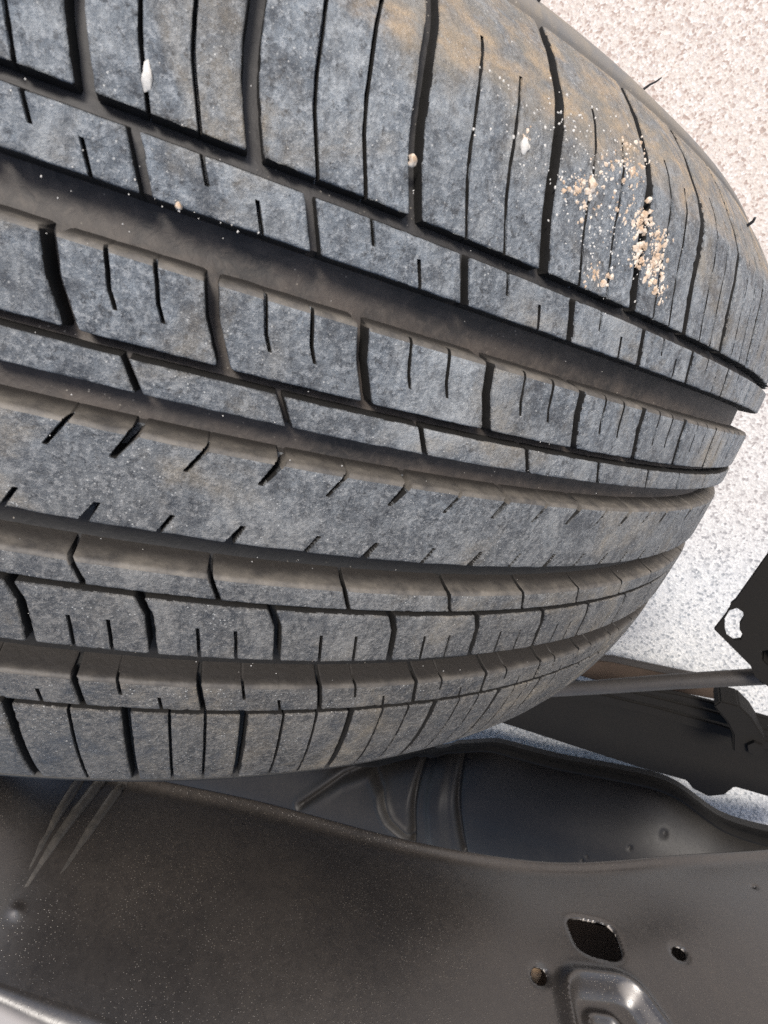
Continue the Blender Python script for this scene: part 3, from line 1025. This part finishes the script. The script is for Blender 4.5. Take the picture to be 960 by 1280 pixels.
# low pocket and strap grooves across the tank
def line_z(px1, py1, px2, py2):
    a, b = on_z(px1, py1, TZ0), on_z(px2, py2, TZ0)
    return pdist(X, Y, [(a[0], a[1]), (b[0], b[1])])[0]
H -= .010 * np.exp(-(line_z(522, 950, 523, 1045) / .0042) ** 2)
H -= .009 * np.exp(-(line_z(572, 955, 585, 1056) / .0038) ** 2)
H += .006 * np.exp(-(line_z(548, 950, 556, 1055) / .012) ** 4)
a = [on_z(*q, TZ0)[:2] for q in [(385, 998), (425, 975), (455, 968), (480, 985), (495, 1015), (520, 1040)]]
dd, _, _ = pdist(X, Y, a)
H -= .007 * np.exp(-(dd / .0035) ** 2)
H += .003 * np.exp(-((dd - .008) / .004) ** 2)
for (px, py, r) in ((737, 1055, .0014), (731, 1060, .0016), (789, 1047, .0014), (830, 1040, .003)):
    q = on_z(px, py, TZ0)
    H -= .003 * np.exp(-(np.hypot(X - q[0], Y - q[1]) / r) ** 2)
Z = TZ0 + H
G = np.stack([X, Y, Z], -1)
skirt = [G[:, :1] + np.array([0, .0005, -.003]), G[:, :1] + np.array([0, -.006, -.009]), G[:, :1] + np.array([0, -.05, -.06])]
G = np.concatenate([skirt[2], skirt[1], skirt[0], G], 1)
n_, m_ = G.shape[:2]
idx = np.arange(n_ * m_).reshape(n_, m_)
Fq = np.stack([idx[:-1, :-1], idx[1:, :-1], idx[1:, 1:], idx[:-1, 1:]], -1).reshape(-1, 4)
colq = (Fq[:, 0] % m_)
nr = 3 + int((Tt < .0062).sum())
mesh_from('tank_shell', G.reshape(-1, 3) - TO, Fq[colq >= nr].tolist(), MAT_TANK, tank, sharp=60)
mesh_from('tank_rim', G[:, :nr + 1].reshape(-1, 3) - TO, [[(i // m_) * (nr + 1) + i % m_ for i in f] for f in Fq[colq < nr].tolist()], MAT_STEEL, tank, sharp=60)

# ------------------------------------------------------------------ leaf spring: a long dark beam with leaves and a clamp
spring = empty('leaf_spring', (0.37, -.22, 0))
tag(spring, 'black leaf spring pack with a bent clamp, lying right of the tyre foot', 'leaf spring')
SO = np.array([0.37, -.22, 0.0])


def slab(name, px_top, px_bot, z_top, thick, mat, parent, O, bev=.001):
    """plate lying at height z_top whose outline in plan passes through given photo points; given real thickness downwards"""
    P = [on_z(*q, z_top) for q in px_top] + [on_z(*q, z_top) for q in px_bot[::-1]]
    n = len(P)
    V = [p - O for p in P] + [p - O - np.array([0, 0, thick]) for p in P]
    F = [tuple(range(n)), tuple(range(2 * n - 1, n - 1, -1))] + [(i, n + i, n + (i + 1) % n, (i + 1) % n) for i in range(n)]
    bm = bmesh.new()
    vs = [bm.verts.new(v) for v in V]
    for f in F:
        bm.faces.new([vs[i] for i in f])
    bmesh.ops.recalc_face_normals(bm, faces=bm.faces)
    bmesh.ops.bevel(bm, geom=[e for e in bm.edges if e.calc_face_angle(0) > .6], offset=bev, segments=2, affect='EDGES')
    bmesh.ops.triangulate(bm, faces=[f for f in bm.faces if len(f.verts) > 4])
    me = bpy.data.meshes.new(name); bm.to_mesh(me); bm.free()
    me.polygons.foreach_set('use_smooth', [True] * len(me.polygons)); me.set_sharp_from_angle(angle=.6)
    return link(name, me, mat, parent)


slab('main_beam', [(560, 850), (720, 872), (800, 884), (900, 908), (960, 928), (1040, 955)],
     [(520, 870), (640, 908), (720, 934), (800, 960), (858, 976), (866, 986), (885, 996), (905, 994), (918, 984), (960, 996), (1040, 1020)], 0.105, .010, MAT_STEEL, spring, SO)
slab('spring_leaf', [(680, 860), (745, 866), (820, 884), (900, 906), (960, 926), (1040, 952)],
     [(680, 870), (745, 878), (820, 896), (900, 919), (960, 938), (1040, 965)], 0.116, .008, MAT_STEEL, spring, SO, .0012)
slab('spring_leaf', [(700, 852), (760, 858), (830, 874), (905, 893), (960, 912), (1040, 936)],
     [(700, 860), (760, 868), (830, 885), (905, 905), (960, 922), (1040, 948)], 0.127, .008, MAT_STEEL, spring, SO, .0012)
slab('spring_leaf', [(790, 858), (850, 868), (905, 882), (960, 898), (1040, 920)],
     [(790, 864), (850, 876), (905, 892), (960, 908), (1040, 931)], 0.136, .006, MAT_STEEL, spring, SO, .0012)


# clamp: bent strap over the leaves
def strap(pts, wid_dir, wid, thick):
    pts = [np.array(p) for p in pts]
    V, F = [], []
    wv = np.array(wid_dir, float); wv /= np.linalg.norm(wv)
    for i, p in enumerate(pts):
        t = pts[min(i + 1, len(pts) - 1)] - pts[max(i - 1, 0)]; t /= np.linalg.norm(t)
        nrm = np.cross(t, wv); nrm /= np.linalg.norm(nrm)
        for a, b in ((-1, -1), (1, -1), (1, 1), (-1, 1)):
            V.append(p + wv * a * wid / 2 + nrm * b * thick / 2)
    for i in range(len(pts) - 1):
        for k_ in range(4):
            k2 = (k_ + 1) % 4
            F.append((4 * i + k_, 4 * i + k2, 4 * i + 4 + k2, 4 * i + 4 + k_))
    F.append((3, 2, 1, 0)); e = 4 * (len(pts) - 1); F.append((e, e + 1, e + 2, e + 3))
    bm = bmesh.new(); vs = [bm.verts.new(v) for v in V]
    for f in F:
        bm.faces.new([vs[i] for i in f])
    bmesh.ops.recalc_face_normals(bm, faces=bm.faces)
    bmesh.ops.bevel(bm, geom=list(bm.edges), offset=thick * .2, segments=2, affect='EDGES')
    me = bpy.data.meshes.new('strap'); bm.to_mesh(me); bm.free()
    me.polygons.foreach_set('use_smooth', [True] * len(me.polygons)); me.set_sharp_from_angle(angle=.6)
    return me


slab('spring_clamp', [(892, 882), (900, 876), (924, 882), (940, 898), (957, 926)],
     [(896, 888), (908, 902), (916, 918), (916, 940), (950, 950)], .162, .030, MAT_STEEL, spring, SO, .0012)
q0 = on_z(944, 934, .163)
V_, F_ = tube([q0 + np.array([0, 0, -.012]) - SO, q0 + np.array([0, 0, .003]) - SO], [.006, .0055], 6)
mesh_from('clamp_bolt', V_, F_, MAT_STEEL, spring, sharp=30)

# brake rod
rod_pts = [on_z(q[0], q[1], z) for q, z in (((640, 866), .215), ((700, 862), .225), ((760, 858), .232), ((840, 852), .238), ((960, 845), .242), ((1060, 842), .245))]
V_, F_ = tube(rod_pts, .0052, 16)
o = mesh_from('axle_rod', V_, F_, MAT_ROD, None, origin=rod_pts[2] * np.array([1, 1, 0]))
tag(o, 'round grey steel rod running across from tyre to bracket plate', 'rod')

# brown member below the rod
bp = empty('cross_bar', on_z(790, 845, 0.0) * np.array([1, 1, 0]))
tag(bp, 'short brown rusty bar just behind the grey rod', 'bar')
BO = np.array(bp.location)
slab('bar', [(738, 824), (765, 826), (850, 844), (900, 854)], [(700, 838), (740, 850), (846, 866), (900, 876)], .05, .012, MAT_RUST, bp, BO, .002)
slab('flange', [(740, 819), (765, 820), (850, 838), (900, 847)], [(740, 825), (765, 828), (850, 846), (900, 856)], .062, .004, MAT_ROD, bp, BO, .001)

# bracket plate at the right edge, slotted
brk = empty('bracket_plate', on_z(940, 790, 0.0) * np.array([1, 1, 0]))
tag(brk, 'black pointed steel bracket plate with curved slot at the right edge', 'bracket')
KO = np.array(brk.location)


def holed_plate(name, outer_px, holes_px, z, thick, mat, parent, O):
    from mathutils.geometry import tessellate_polygon
    loops = [[on_z(*q, z) for q in outer_px]] + [[on_z(*q, z) for q in h] for h in holes_px]
    tris = tessellate_polygon([[Vector(p) for p in l] for l in loops])
    flat = [p for l in loops for p in l]
    n = len(flat)
    V = [p - O for p in flat] + [p - O - np.array([0, 0, thick]) for p in flat]
    F = [tuple(t) for t in tris] + [tuple(i + n for i in t[::-1]) for t in tris]
    off = 0
    for l in loops:
        for i in range(len(l)):
            a, b = off + i, off + (i + 1) % len(l)
            F.append((a, b, b + n, a + n))
        off += len(l)
    bm = bmesh.new(); vs = [bm.verts.new(v) for v in V]
    for f in F:
        try: bm.faces.new([vs[i] for i in f])
        except ValueError: pass
    bmesh.ops.recalc_face_normals(bm, faces=bm.faces)
    me = bpy.data.meshes.new(name); bm.to_mesh(me); bm.free()
    return link(name, me, mat, parent)


slot = [(911, 762), (921, 760), (929, 765), (930, 772), (925, 780), (925, 788), (929, 794), (926, 800), (917, 801), (909, 796), (906, 786), (906, 773)]
slot2 = [(951, 814), (962, 812), (990, 850), (984, 856), (953, 826)]
holed_plate('plate', [(893, 787), (912, 763), (914, 755), (920, 750), (964, 688), (1075, 700), (1070, 860), (965, 862), (944, 846), (938, 832)], [slot, slot2], .262, .004, MAT_STEEL, brk, KO)
# folded lip along the far edge
slab('folded_lip', [(960, 694), (1075, 705)], [(950, 855), (1070, 862)], .255, .006, MAT_STEEL, brk, KO)
